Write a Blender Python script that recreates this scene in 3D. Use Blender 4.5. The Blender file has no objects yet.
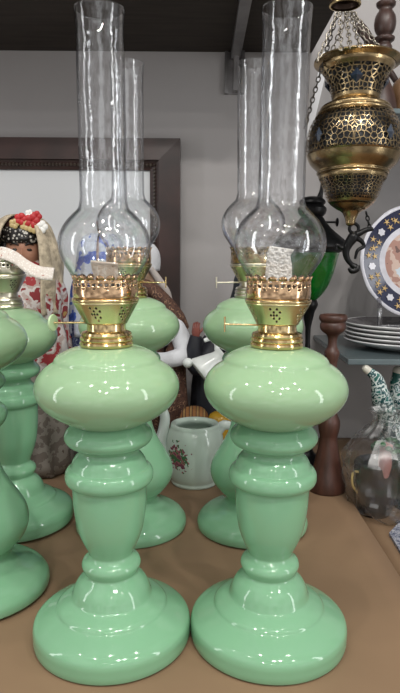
import bpy, bmesh, math, random
from mathutils import Vector, Matrix, noise
R = math.radians
PI = math.pi
random.seed(7)
sc = bpy.context.scene
col = sc.collection

# ------------------------------------------------------------------ camera
FPX, PITCH, ROLL, EYE = 600.0, 8.5, 0.4, 0.437
W, H = 400, 693
cam_d = bpy.data.cameras.new('camera')
cam_d.sensor_fit = 'VERTICAL'
cam_d.sensor_height = 24.0
cam_d.lens = FPX / H * 24.0
cam_d.clip_start = 0.02
cam = bpy.data.objects.new('camera', cam_d)
col.objects.link(cam)
CM = Matrix.Translation((0, 0, EYE)) @ Matrix.Rotation(R(90 - PITCH), 4, 'X') @ Matrix.Rotation(R(ROLL), 4, 'Z')
cam.matrix_world = CM
sc.camera = cam

def ray(px, py):
    return (CM.to_3x3() @ Vector(((px - W / 2) / FPX, (H / 2 - py) / FPX, -1.0)))
def at(px, py, Y):
    """point of the place that is seen at px,py and stands Y metres away"""
    d = ray(px, py)
    return Vector((0, 0, EYE)) + d * (Y / d.y)
def ground(px, py, z=0.0):
    d = ray(px, py)
    return Vector((0, 0, EYE)) + d * ((z - EYE) / d.z)
def on_table(px, Y, z=0.0):
    lo, hi = 0.0, 1400.0
    for _ in range(50):
        m = (lo + hi) / 2
        if at(px, m, Y).z > z: lo = m
        else: hi = m
    return at(px, lo, Y)

# ------------------------------------------------------------------ materials
MATS = {}
def mat(name, color, rough=0.5, metal=0.0, var=0.0, scale=30.0, bump=0.0, bscale=None, coat=0.0, sss=0.0, spec=0.5, color2=None, aniso=0.0, trans=0.0):
    if name in MATS: return MATS[name]
    m = bpy.data.materials.new(name); m.use_nodes = True
    nt = m.node_tree; b = nt.nodes['Principled BSDF']
    b.inputs['Roughness'].default_value = rough
    b.inputs['Metallic'].default_value = metal
    b.inputs['Specular IOR Level'].default_value = spec
    b.inputs['Coat Weight'].default_value = coat
    b.inputs['Coat Roughness'].default_value = 0.03
    b.inputs['Transmission Weight'].default_value = trans
    if sss:
        b.inputs['Subsurface Weight'].default_value = sss
        b.inputs['Subsurface Radius'].default_value = (0.6, 1.0, 0.7)
        b.inputs['Subsurface Scale'].default_value = 0.012
    tc = nt.nodes.new('ShaderNodeTexCoord')
    n = nt.nodes.new('ShaderNodeTexNoise'); n.inputs['Scale'].default_value = scale
    n.inputs['Detail'].default_value = 4
    nt.links.new(tc.outputs['Object'], n.inputs['Vector'])
    r = nt.nodes.new('ShaderNodeValToRGB')
    c2 = color2 or tuple(max(0, c * (1 - var)) for c in color)
    r.color_ramp.elements[0].position = 0.35; r.color_ramp.elements[0].color = (*c2, 1)
    r.color_ramp.elements[1].position = 0.62; r.color_ramp.elements[1].color = (*color, 1)
    nt.links.new(n.outputs['Fac'], r.inputs['Fac'])
    nt.links.new(r.outputs['Color'], b.inputs['Base Color'])
    if bump:
        n2 = nt.nodes.new('ShaderNodeTexNoise'); n2.inputs['Scale'].default_value = bscale or scale * 3
        n2.inputs['Detail'].default_value = 3
        nt.links.new(tc.outputs['Object'], n2.inputs['Vector'])
        bp = nt.nodes.new('ShaderNodeBump'); bp.inputs['Strength'].default_value = bump
        bp.inputs['Distance'].default_value = 0.002
        nt.links.new(n2.outputs['Fac'], bp.inputs['Height'])
        nt.links.new(bp.outputs['Normal'], b.inputs['Normal'])
    MATS[name] = m
    return m

def glass_mat(name, tint=(0.97, 0.98, 0.98), edge=(0.45, 0.48, 0.5), refl=1.0, rough=0.0, bump=0.0, bscale=40, base=0.045):
    """thin clear sheet: see-through, greyer where the sheet is seen edge-on, mirror-like by Fresnel"""
    m = bpy.data.materials.new(name); m.use_nodes = True
    nt = m.node_tree; nt.nodes.clear()
    out = nt.nodes.new('ShaderNodeOutputMaterial')
    tr = nt.nodes.new('ShaderNodeBsdfTransparent')
    gl = nt.nodes.new('ShaderNodeBsdfGlossy'); gl.inputs['Roughness'].default_value = rough
    gl.inputs['Color'].default_value = (refl, refl, refl, 1)
    lw = nt.nodes.new('ShaderNodeLayerWeight'); lw.inputs['Blend'].default_value = 0.5
    ramp = nt.nodes.new('ShaderNodeValToRGB')
    ramp.color_ramp.elements[0].position = 0.60; ramp.color_ramp.elements[0].color = (*tint, 1)
    ramp.color_ramp.elements[1].position = 1.0; ramp.color_ramp.elements[1].color = (*edge, 1)
    nt.links.new(lw.outputs['Facing'], ramp.inputs['Fac'])
    nt.links.new(ramp.outputs['Color'], tr.inputs['Color'])
    pw = nt.nodes.new('ShaderNodeMath'); pw.operation = 'POWER'; pw.inputs[1].default_value = 4.0
    nt.links.new(lw.outputs['Facing'], pw.inputs[0])
    fr = nt.nodes.new('ShaderNodeMath'); fr.operation = 'MULTIPLY_ADD'; fr.inputs[1].default_value = 0.55; fr.inputs[2].default_value = base
    nt.links.new(pw.outputs[0], fr.inputs[0])
    mx = nt.nodes.new('ShaderNodeMixShader')
    nt.links.new(fr.outputs[0], mx.inputs['Fac'])
    nt.links.new(tr.outputs['BSDF'], mx.inputs[1]); nt.links.new(gl.outputs['BSDF'], mx.inputs[2])
    if bump:
        tc = nt.nodes.new('ShaderNodeTexCoord'); n = nt.nodes.new('ShaderNodeTexNoise')
        n.inputs['Scale'].default_value = bscale
        mp = nt.nodes.new('ShaderNodeMapping'); mp.inputs['Scale'].default_value = (1, 1, .7) if name == 'clear_glass' else (1, 1, 1)
        nt.links.new(tc.outputs['Object'], mp.inputs['Vector']); nt.links.new(mp.outputs['Vector'], n.inputs['Vector'])
        bp = nt.nodes.new('ShaderNodeBump'); bp.inputs['Strength'].default_value = bump; bp.inputs['Distance'].default_value = 0.003
        nt.links.new(n.outputs['Fac'], bp.inputs['Height'])
        for x in (gl,): nt.links.new(bp.outputs['Normal'], x.inputs['Normal'])
    nt.links.new(mx.outputs['Shader'], out.inputs['Surface'])
    MATS[name] = m
    return m

def pattern_mat(name, stops, scale=60, rough=0.8, kind='voronoi', distort=0.0, bump=0.3):
    """printed cloth / enamel: a cell pattern cut into bands of flat colour"""
    m = bpy.data.materials.new(name); m.use_nodes = True
    nt = m.node_tree; b = nt.nodes['Principled BSDF']; b.inputs['Roughness'].default_value = rough
    tc = nt.nodes.new('ShaderNodeTexCoord')
    vec = tc.outputs['Object']
    if distort:
        dn = nt.nodes.new('ShaderNodeTexNoise'); dn.inputs['Scale'].default_value = scale * .5
        nt.links.new(vec, dn.inputs['Vector'])
        mixv = nt.nodes.new('ShaderNodeMixRGB'); mixv.blend_type = 'ADD'; mixv.inputs['Fac'].default_value = distort
        nt.links.new(vec, mixv.inputs['Color1']); nt.links.new(dn.outputs['Color'], mixv.inputs['Color2'])
        vec = mixv.outputs['Color']
    if kind == 'voronoi':
        t = nt.nodes.new('ShaderNodeTexVoronoi'); o = t.outputs['Distance']
    elif kind == 'noise':
        t = nt.nodes.new('ShaderNodeTexNoise'); t.inputs['Detail'].default_value = 3; o = t.outputs['Fac']
    else:
        t = nt.nodes.new('ShaderNodeTexWave'); o = t.outputs['Fac']
    t.inputs['Scale'].default_value = scale
    nt.links.new(vec, t.inputs['Vector'])
    r = nt.nodes.new('ShaderNodeValToRGB'); r.color_ramp.interpolation = 'CONSTANT'
    while len(r.color_ramp.elements) < len(stops): r.color_ramp.elements.new(0.5)
    for e, (p, c) in zip(r.color_ramp.elements, stops):
        e.position = p; e.color = (*c, 1)
    nt.links.new(o, r.inputs['Fac']); nt.links.new(r.outputs['Color'], b.inputs['Base Color'])
    if bump:
        bp = nt.nodes.new('ShaderNodeBump'); bp.inputs['Strength'].default_value = bump; bp.inputs['Distance'].default_value = 0.002
        nt.links.new(o, bp.inputs['Height']); nt.links.new(bp.outputs['Normal'], b.inputs['Normal'])
    MATS[name] = m
    return m

def wood_mat(name, c1, c2, rough=0.4, scale=12, coat=0.2, axis=(6, 6, 0.7)):
    m = bpy.data.materials.new(name); m.use_nodes = True
    nt = m.node_tree; b = nt.nodes['Principled BSDF']
    b.inputs['Roughness'].default_value = rough; b.inputs['Coat Weight'].default_value = coat
    tc = nt.nodes.new('ShaderNodeTexCoord'); mp = nt.nodes.new('ShaderNodeMapping'); mp.inputs['Scale'].default_value = axis
    n = nt.nodes.new('ShaderNodeTexNoise'); n.inputs['Scale'].default_value = scale; n.inputs['Detail'].default_value = 6
    nt.links.new(tc.outputs['Object'], mp.inputs['Vector']); nt.links.new(mp.outputs['Vector'], n.inputs['Vector'])
    r = nt.nodes.new('ShaderNodeValToRGB')
    r.color_ramp.elements[0].position = .35; r.color_ramp.elements[0].color = (*c1, 1)
    r.color_ramp.elements[1].position = .65; r.color_ramp.elements[1].color = (*c2, 1)
    nt.links.new(n.outputs['Fac'], r.inputs['Fac']); nt.links.new(r.outputs['Color'], b.inputs['Base Color'])
    MATS[name] = m
    return m

JADE = mat('jade_milk_glass', (0.228, 0.455, 0.275), rough=0.06, var=0.06, scale=6, sss=0.18, spec=0.55)
JADE_PALE = mat('pale_jade_milk_glass', (0.320, 0.485, 0.290), rough=0.06, var=0.06, scale=6, sss=0.2, spec=0.55)
GLASS = glass_mat('clear_glass', tint=(0.985, 0.99, 0.995), edge=(0.34, 0.36, 0.40), bump=0.55, bscale=60, base=.065)
GLASS_BULB = glass_mat('clear_bulb_glass', tint=(0.985, 0.99, 0.995), edge=(0.34, 0.36, 0.40), bump=0.35, bscale=30, base=.075)
PLASTIC = glass_mat('clear_plastic_film', tint=(0.95, 0.95, 0.95), edge=(0.70, 0.71, 0.71), rough=0.40, bump=0.6, bscale=22, base=0.07)
ACRYL = glass_mat('clear_acrylic', tint=(0.70, 0.70, 0.73), edge=(0.5, 0.5, 0.52), rough=0.1, base=.2)
BRASS = mat('polished_brass', (0.76, 0.58, 0.30), rough=0.17, metal=1, var=0.22, scale=25, bump=0.05)
BRASS_PALE = mat('pale_brass', (0.78, 0.70, 0.40), rough=0.26, metal=1, var=0.12, scale=25, bump=0.05)
COPPER = mat('coppery_brass', (0.74, 0.50, 0.30), rough=0.16, metal=1, var=0.2, scale=20, bump=0.05)
SHADE_BRASS = mat('shade_darkened_brass', (0.06, 0.045, 0.03), rough=0.5, metal=.6, var=.3)  # wick tube colour darkened to paint shade behind the burner holes
ANTIQUE = mat('antique_brass', (0.50, 0.37, 0.20), rough=0.25, metal=1, var=0.6, scale=30, bump=0.2)
SILVER = mat('greyed_brass', (0.66, 0.62, 0.50), rough=0.28, metal=1, var=0.15, scale=30)
IRON = mat('black_iron', (0.004, 0.004, 0.0045), rough=0.35, var=0.3, bump=0.3, spec=0.25)
CHAIN = mat('dull_chain_metal', (0.42, 0.38, 0.32), rough=0.32, metal=1, var=0.4, scale=80)
STEEL = mat('steel_bracket', (0.30, 0.29, 0.29), rough=0.3, metal=0.9, var=0.2)
WICK = pattern_mat('woven_wick', [(0, (0.72, 0.66, 0.56)), (0.32, (0.86, 0.82, 0.74)), (0.8, (0.6, 0.54, 0.45))], scale=420, rough=0.95)
WALL = mat('grey_plaster', (0.355, 0.338, 0.335), rough=0.85, var=0.07, scale=3, bump=0.15, bscale=60)
SHELFM = wood_mat('dark_laminate', (0.020, 0.014, 0.010), (0.032, 0.023, 0.017), rough=0.85, coat=0, axis=(.7, 6, 6))
KRAFT = mat('brown_kraft_paper', (0.275, 0.175, 0.102), rough=0.62, var=0.14, scale=5, bump=0.5, bscale=11)
BOARD = wood_mat('table_board', (0.17, 0.10, 0.06), (0.24, 0.15, 0.09), rough=0.6)
FRAMEW = wood_mat('dark_mahogany', (0.016, 0.007, 0.0055), (0.040, 0.016, 0.013), rough=0.42, coat=0.05, axis=(1, 1, 1))
WOOD = wood_mat('turned_walnut', (0.028, 0.014, 0.011), (0.055, 0.026, 0.020), rough=0.42, coat=0.1)
PANEL = mat('pale_board', (0.60, 0.62, 0.635), rough=0.25, var=0.04, scale=2)
TEALG = mat('grey_teal_shelf_glass', (0.115, 0.150, 0.160), rough=0.16, var=0.1, scale=4)
WHITE = mat('white_china', (0.74, 0.77, 0.75), rough=0.12, var=0.04, scale=8)
CREAM_CLOTH = mat('white_cotton', (0.66, 0.67, 0.70), rough=0.85, var=0.15, scale=40, bump=0.5)
SKIN = mat('doll_skin', (0.40, 0.20, 0.13), rough=0.5, var=0.08, scale=20)
SKIN_PALE = mat('doll_pale_skin', (0.55, 0.33, 0.25), rough=0.5, var=0.08, scale=20)
HAIR = mat('doll_dark_hair', (0.012, 0.009, 0.009), rough=0.5, var=0.3, scale=120, bump=0.4)

# ------------------------------------------------------------------ mesh helpers
def mesh_obj(name, verts, faces, m, parent=None, smooth=True, sharp=35, mats=None, fmi=None):
    me = bpy.data.meshes.new(name)
    me.from_pydata([tuple(v) for v in verts], [], faces)
    me.materials.append(m)
    for x in (mats or []): me.materials.append(x)
    if fmi:
        for p, i in zip(me.polygons, fmi): p.material_index = i
    bm = bmesh.new(); bm.from_mesh(me)
    bmesh.ops.recalc_face_normals(bm, faces=bm.faces)
    bm.to_mesh(me); bm.free()
    if smooth:
        me.shade_smooth(); me.set_sharp_from_angle(angle=R(sharp))
    o = bpy.data.objects.new(name, me); col.objects.link(o)
    if parent: o.parent = parent
    return o

def thing(name, label, cat, loc=(0, 0, 0), rz=0.0, group=None):
    o = bpy.data.objects.new(name, None); col.objects.link(o)
    o.empty_display_size = 0.02
    o.location = loc; o.rotation_euler = (0, 0, rz)
    o['label'] = label; o['category'] = cat
    if group: o['group'] = group
    return o
def tag(o, label, cat, group=None):
    o['label'] = label; o['category'] = cat
    if group: o['group'] = group
    return o
def structure(o): o['kind'] = 'structure'; return o

def catmull(pts, n=5):
    """smooth curve through the points, tangents weighted by chord length"""
    P = [Vector(p) for p in pts]
    L = [max(1e-9, (b - a).length) for a, b in zip(P[:-1], P[1:])]
    T = []
    for i in range(len(P)):
        if i == 0: T.append((P[1] - P[0]) / L[0])
        elif i == len(P) - 1: T.append((P[-1] - P[-2]) / L[-1])
        else:
            a, b = (P[i] - P[i - 1]) / L[i - 1], (P[i + 1] - P[i]) / L[i]
            T.append((a * L[i] + b * L[i - 1]) / (L[i] + L[i - 1]))
    out = []
    for i in range(len(P) - 1):
        for k in range(n):
            t = k / n; t2, t3 = t * t, t ** 3
            out.append((2 * t3 - 3 * t2 + 1) * P[i] + (t3 - 2 * t2 + t) * L[i] * T[i] + (3 * t2 - 2 * t3) * P[i + 1] + (t3 - t2) * L[i] * T[i + 1])
    out.append(P[-1].copy())
    return out

def lathe_data(prof, seg=64, sx=1.0, sy=1.0, off=(0, 0, 0)):
    v, f = [], []
    idx = []
    ox, oy, oz = off
    for (r, z) in prof:
        if r < 1e-5:
            idx.append([len(v)]); v.append((ox, oy, z + oz))
        else:
            idx.append(list(range(len(v), len(v) + seg)))
            for k in range(seg):
                a = 2 * PI * k / seg
                v.append((ox + r * math.cos(a) * sx, oy + r * math.sin(a) * sy, z + oz))
    for a, b in zip(idx[:-1], idx[1:]):
        for k in range(seg):
            k2 = (k + 1) % seg
            if len(a) == 1 and len(b) == 1: continue
            if len(a) == 1: f.append((a[0], b[k2], b[k]))
            elif len(b) == 1: f.append((a[k], a[k2], b[0]))
            else: f.append((a[k], a[k2], b[k2], b[k]))
    return v, f
def lathe(name, prof, m, parent=None, seg=64, smooth_n=0, sx=1, sy=1, off=(0, 0, 0), thick=0, sharp=35):
    if smooth_n: prof = [tuple(p) for p in catmull(prof, smooth_n)]
    prof = [(max(0, r), z) for r, z in prof]
    v, f = lathe_data(prof, seg, sx, sy, off)
    o = mesh_obj(name, v, f, m, parent, sharp=sharp)
    if thick:
        s = o.modifiers.new('thickness', 'SOLIDIFY'); s.thickness = thick; s.offset = -1
    return o

def tube_data(pts, radii, seg=10, flat=1.0, cap=True):
    pts = [Vector(p) for p in pts]
    if not hasattr(radii, '__len__'): radii = [radii] * len(pts)
    v, f = [], []
    up = None
    for i, p in enumerate(pts):
        a = pts[max(0, i - 1)]; b = pts[min(len(pts) - 1, i + 1)]
        t = (b - a).normalized()
        if up is None:
            up = Vector((0, 0, 1)) if abs(t.z) < .9 else Vector((0, 1, 0))
        s = t.cross(up).normalized(); up = s.cross(t).normalized()
        for k in range(seg):
            an = 2 * PI * k / seg
            v.append(p + (s * math.cos(an) + up * math.sin(an) * flat) * radii[i])
    for i in range(len(pts) - 1):
        for k in range(seg):
            k2 = (k + 1) % seg
            f.append((i * seg + k, i * seg + k2, (i + 1) * seg + k2, (i + 1) * seg + k))
    if cap:
        f.append(tuple(range(seg))); n = (len(pts) - 1) * seg
        f.append(tuple(range(n, n + seg)))
    return v, f
def tube(name, pts, radii, m, parent=None, seg=10, smooth_n=0, flat=1.0):
    if smooth_n:
        if hasattr(radii, '__len__'):
            rr = [p[0] for p in catmull([(r, 0) for r in radii], smooth_n)]
        else: rr = radii
        pts = catmull(pts, smooth_n); radii = rr
    v, f = tube_data(pts, radii, seg, flat)
    return mesh_obj(name, v, f, m, parent, sharp=50)

def merge(parts):
    V, F = [], []
    for v, f in parts:
        n = len(V); V += [tuple(x) for x in v]; F += [tuple(i + n for i in q) for q in f]
    return V, F
def box_data(x0, x1, y0, y1, z0, z1):
    v = [(x, y, z) for z in (z0, z1) for y in (y0, y1) for x in (x0, x1)]
    f = [(0, 1, 3, 2), (4, 5, 7, 6), (0, 1, 5, 4), (2, 3, 7, 6), (0, 2, 6, 4), (1, 3, 7, 5)]
    return v, f
def box(name, x0, x1, y0, y1, z0, z1, m, parent=None, bevel=0.0):
    o = mesh_obj(name, *box_data(x0, x1, y0, y1, z0, z1), m, parent, smooth=False)
    if bevel:
        b = o.modifiers.new('bevel', 'BEVEL'); b.width = bevel; b.segments = 2
    return o
def sphere_data(c, r, seg=16, rings=10, sx=1, sy=1, sz=1):
    prof = [(math.sin(PI * i / rings) * r, -math.cos(PI * i / rings) * r * sz) for i in range(rings + 1)]
    prof[0] = (0, -r * sz); prof[-1] = (0, r * sz)
    return lathe_data(prof, seg, sx, sy, c)

def perforated(name, prof, nu, hole, m, parent=None, thick=0.0008):
    """sheet turned to a profile, pierced cell by cell; hole(i, j) -> radius in cells (0 = solid), shape"""
    nv = len(prof) - 1
    V, F, key = [], [], {}
    def pt(u, t):
        t = min(max(t, 0), nv); j = min(int(t), nv - 1); s = t - j
        r = prof[j][0] * (1 - s) + prof[j + 1][0] * s
        z = prof[j][1] * (1 - s) + prof[j + 1][1] * s
        a = 2 * PI * u / nu
        return (r * math.cos(a), r * math.sin(a), z)
    def grid(u2, t2):
        k = (u2 % (2 * nu), t2)
        if k not in key: key[k] = len(V); V.append(pt(u2 / 2, t2 / 2))
        return key[k]
    ring = [(0, 0), (1, 0), (2, 0), (2, 1), (2, 2), (1, 2), (0, 2), (0, 1)]
    for j in range(nv):
        for i in range(nu):
            b = [grid(2 * i + a, 2 * j + c) for a, c in ring]
            h = hole(i, j)
            if not h or h[0] <= 0: F.append(tuple(b)); continue
            rad, shp = h
            inner = []
            for k, (a, c) in enumerate(ring):
                an = math.atan2(c - 1, a - 1)
                q = rad * (1.0 if shp == 'o' else (1.15 if k % 2 else 0.62))
                inner.append(len(V)); V.append(pt(i + .5 + q * math.cos(an), j + .5 + q * math.sin(an)))
            for k in range(8):
                F.append((b[k], b[(k + 1) % 8], inner[(k + 1) % 8], inner[k]))
    o = mesh_obj(name, V, F, m, parent, sharp=50)
    if thick:
        s = o.modifiers.new('thickness', 'SOLIDIFY'); s.thickness = thick; s.offset = -1
    return o

def chain(name, a, b, m, parent=None, link=0.010, r=0.0011):
    a, b = Vector(a), Vector(b); d = b - a; n = max(2, int(d.length / (link * .78)))
    t = d.normalized(); up = Vector((0, 1, 0)) if abs(t.y) < .9 else Vector((1, 0, 0))
    s = t.cross(up).normalized(); w = s.cross(t)
    parts = []
    for i in range(n):
        c = a + d * ((i + .5) / n); side = s if i % 2 else w
        pts = [c + t * (math.cos(2 * PI * k / 10) * link * .5) + side * (math.sin(2 * PI * k / 10) * link * .3) for k in range(10)]
        v, f = [], []
        for k in range(10):
            tg = (pts[(k + 1) % 10] - pts[k - 1]).normalized(); nn = t.cross(side).normalized(); o2 = tg.cross(nn)
            for q in range(5):
                an = 2 * PI * q / 5
                v.append(pts[k] + (nn * math.cos(an) + o2 * math.sin(an)) * r)
        for k in range(10):
            for q in range(5):
                f.append((k * 5 + q, k * 5 + (q + 1) % 5, ((k + 1) % 10) * 5 + (q + 1) % 5, ((k + 1) % 10) * 5 + q))
        parts.append((v, f))
    return mesh_obj(name, *merge(parts), m, parent, sharp=80)

# ------------------------------------------------------------------ setting
WY = 1.50
structure(box('wall_back', -2.2, 2.2, WY, WY + .08, -.8, 1.75, WALL))
structure(box('floor', -2.2, 2.2, -1.4, WY + .08, -.84, -.8, mat('grey_floor_tile', (0.34, 0.32, 0.30), rough=.4, var=.1, scale=4)))
EDGE = 0.277
def table(label, x0, x1, top, y0, y1):
    t = thing('display_table', label, 'table', ((x0 + x1) / 2, (y0 + y1) / 2, -.8))
    cx, cy = (x0 + x1) / 2, (y0 + y1) / 2
    box('table_top', x0 - cx, x1 - cx, y0 - cy, y1 - cy, top - .024 + .8, top + .8, BOARD, t, .002)
    for sx in (x0 + .05, x1 - .05):
        for sy in (y0 + .05, y1 - .05):
            box('leg', sx - .02 - cx, sx + .02 - cx, sy - .02 - cy, sy + .02 - cy, 0, top - .024 + .8, BOARD, t)
    return t
table('wide display table carrying the green lamps, covered in brown paper', -1.15, EDGE, -.0012, .40, 1.495)
table('lower neighbouring table at the right, under the wrapped goods', EDGE + .012, 1.15, -.0212, .40, 1.495)

def sheet(name, label, x0, x1, y0, y1, z, fold=None):
    nx, ny = 40, 40
    v, f = [], []
    for j in range(ny + 1):
        for i in range(nx + 1):
            x = x0 + (x1 - x0) * i / nx; y = y0 + (y1 - y0) * j / ny
            w = 0.0009 * (0.5 + 0.5 * noise.noise(Vector((x * 5, y * 4, 3))))
            v.append((x + 0.004 * noise.noise(Vector((1, y * 3, 9))) * (i == nx), y, z + w))
    n = nx + 1
    for j in range(ny):
        for i in range(nx): f.append((j * n + i, j * n + i + 1, (j + 1) * n + i + 1, (j + 1) * n + i))
    o = mesh_obj(name, v, f, KRAFT)
    if fold:
        k = len(v)
    s = o.modifiers.new('thickness', 'SOLIDIFY'); s.thickness = .0006; s.offset = -1
    return tag(o, label, 'paper')
sheet('kraft_paper_sheet', 'large sheet of brown kraft paper under all the green lamps', -1.14, EDGE + .001, .405, 1.485, -.0002)
sheet('kraft_paper_sheet', 'second sheet of brown paper on the lower table at the right edge', EDGE + .014, 1.14, .405, 1.485, -.0202)

# overhead shelf
SX = at(312, 52, WY).x; SZ = at(200, 52, WY).z
sh = thing('wall_shelf', 'dark brown shelf board overhead along the grey wall', 'shelf', (0, WY, SZ))
box('shelf_board', -1.3, SX, -.42, 0, 0, .022, SHELFM, sh, .001)
bx = at(233, 70, WY).x
br = mesh_obj('bracket', *merge([
    box_data(bx - .006, bx + .016, -.40, -.012, -.018, -.001),
    box_data(bx - .020, bx - .012, -.012, -.001, -.095, -.001),
    box_data(bx - .020, bx + .026, -.006, -.001, -.095, -.001),
    box_data(bx + .000, bx + .012, -.030, -.004, -.092, -.001),
    box_data(bx + .018, bx + .026, -.018, -.001, -.095, -.001)]), STEEL, sh, smooth=False)
br['label'] = 'grey steel bracket under the shelf'
# pale strip on the wall beside the lantern chain
a0 = at(322, 52, WY - .004); a1 = at(331, 52, WY - .004); b0 = at(305, 140, WY - .004); b1 = at(310, 140, WY - .004)
o = mesh_obj('trim_1', [a0, a1, b1, b0] + [Vector((p.x, WY, p.z)) for p in (a0, a1, b1, b0)],
             [(0, 1, 2, 3), (4, 5, 6, 7), (0, 1, 5, 4), (1, 2, 6, 5), (2, 3, 7, 6), (3, 0, 4, 7)], mat('white_plastic_strip', (.72, .72, .74), rough=.5), smooth=False)
structure(o)

# framed panel leaning on the wall
FY = WY - .045
tr_ = at(181, 137, FY); FW = .074
fr = thing('picture_frame', 'dark mahogany frame with pale panel, standing against the wall behind the dolls', 'picture frame', (-.45, FY, 0))
x0, x1, zt = -.95 + .45, tr_.x + .45, tr_.z
def frame_ring(name, o0, o1, yf0, yf1, m, parent):
    parts = []
    A = [(x0 + o0, o0), (x1 - o0, o0), (x1 - o0, zt - o0), (x0 + o0, zt - o0)]
    B = [(x0 + o1, o1), (x1 - o1, o1), (x1 - o1, zt - o1), (x0 + o1, zt - o1)]
    v = [(x, yf0, z) for x, z in A] + [(x, yf1, z) for x, z in B] + [(x, .035, z) for x, z in A] + [(x, .035, z) for x, z in B]
    f = []
    for k in range(4):
        q = (k + 1) % 4
        f += [(k, q, 4 + q, 4 + k), (k, q, 8 + q, 8 + k), (4 + k, 4 + q, 12 + q, 12 + k), (8 + k, 8 + q, 12 + q, 12 + k)]
    return mesh_obj(name, v, f, m, parent, smooth=False)
frame_ring('moulding', .002, .052, .004, -.004, FRAMEW, fr)
frame_ring('inner_moulding', .0525, .074, .004, .012, FRAMEW, fr)
beads = []
zz = zt - .063
for i in range(90):
    beads.append(sphere_data((x1 - .063 - i * .0085, .004, zz), .0036, 6, 4))
for i in range(60):
    beads.append(sphere_data((x1 - .063, .004, zz - i * .0085), .0036, 6, 4))
b = mesh_obj('beading', *merge(beads), mat('worn_dark_beading', (.06, .045, .035), rough=.35, var=.4), fr)
b['label'] = 'beaded inner edge'
box('panel', x0 + .0745, x1 - .0745, .018, .03, .0745, zt - .0745, PANEL, fr)

# ------------------------------------------------------------------ lamps
URN = [(0, 0), (.0870, 0), (.0893, .0008), (.0902, .0035), (.0905, .012), (.0902, .0178), (.0888, .0222), (.0850, .0262), (.0785, .0304), (.0715, .0342), (.0665, .0368), (.0636, .0386),
       (.0622, .0408), (.0555, .0456), (.0490, .0490), (.0460, .0512), (.0448, .0540), (.0428, .0606), (.0384, .0685), (.0328, .0745), (.0298, .0785), (.0316, .0825),
       (.0336, .0882), (.0318, .0935), (.0268, .0978), (.0250, .1010), (.0262, .1050), (.0300, .113), (.0358, .128), (.0396, .148), (.0411, .165), (.0415, .178),
       (.0420, .1835), (.0458, .1858), (.0486, .1895), (.0492, .1945), (.0482, .1995), (.0455, .2030), (.0430, .2044), (.0420, .2064), (.0402, .2115), (.0368, .2165), (.0336, .2205), (.0331, .2235), (.0380, .2278),
       (.0455, .2320), (.0488, .2382), (.0474, .2440), (.0425, .2500), (.0390, .2535), (0, .2536)]
PEAR = [(0, 0), (.0865, 0), (.0890, .0008), (.0902, .005), (.0895, .012), (.084, .020), (.074, .027), (.062, .032), (.052, .037), (.0455, .043), (.0430, .0485),
        (.0450, .054), (.0545, .064), (.0640, .077), (.0682, .092), (.0655, .108), (.0570, .126), (.0460, .146), (.0375, .166), (.0335, .186), (.0335, .206),
        (.0380, .222), (.0460, .232), (.0488, .240), (.0470, .248), (.0380, .257), (.0335, .264), (.0340, .268), (.0380, .272), (.0455, .276), (.0488, .2822),
        (.0474, .288), (.0425, .294), (.0390, .2975), (0, .2976)]
FONT = [(0, .2538), (.0385, .2538), (.0470, .2580), (.0605, .2660), (.0722, .2770), (.0780, .2880), (.0788, .2960), (.0760, .3055), (.0690, .3145), (.0615, .3200), (.0580, .3225),
        (.0562, .3262), (.0520, .3302), (.0440, .3345), (.0345, .3378), (.0270, .3390), (0, .3392)]
CHIM = [(.0300, .4060), (.0312, .4140), (.0372, .4240), (.0442, .4360), (.0473, .4490), (.0455, .4620), (.0398, .4725), (.0310, .4822), (.0258, .4875), (.0238, .4940),
        (.0232, .5100), (.0231, .5600), (.0232, .6200), (.0238, .6780), (.0244, .6835)]
UP = .034
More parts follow.
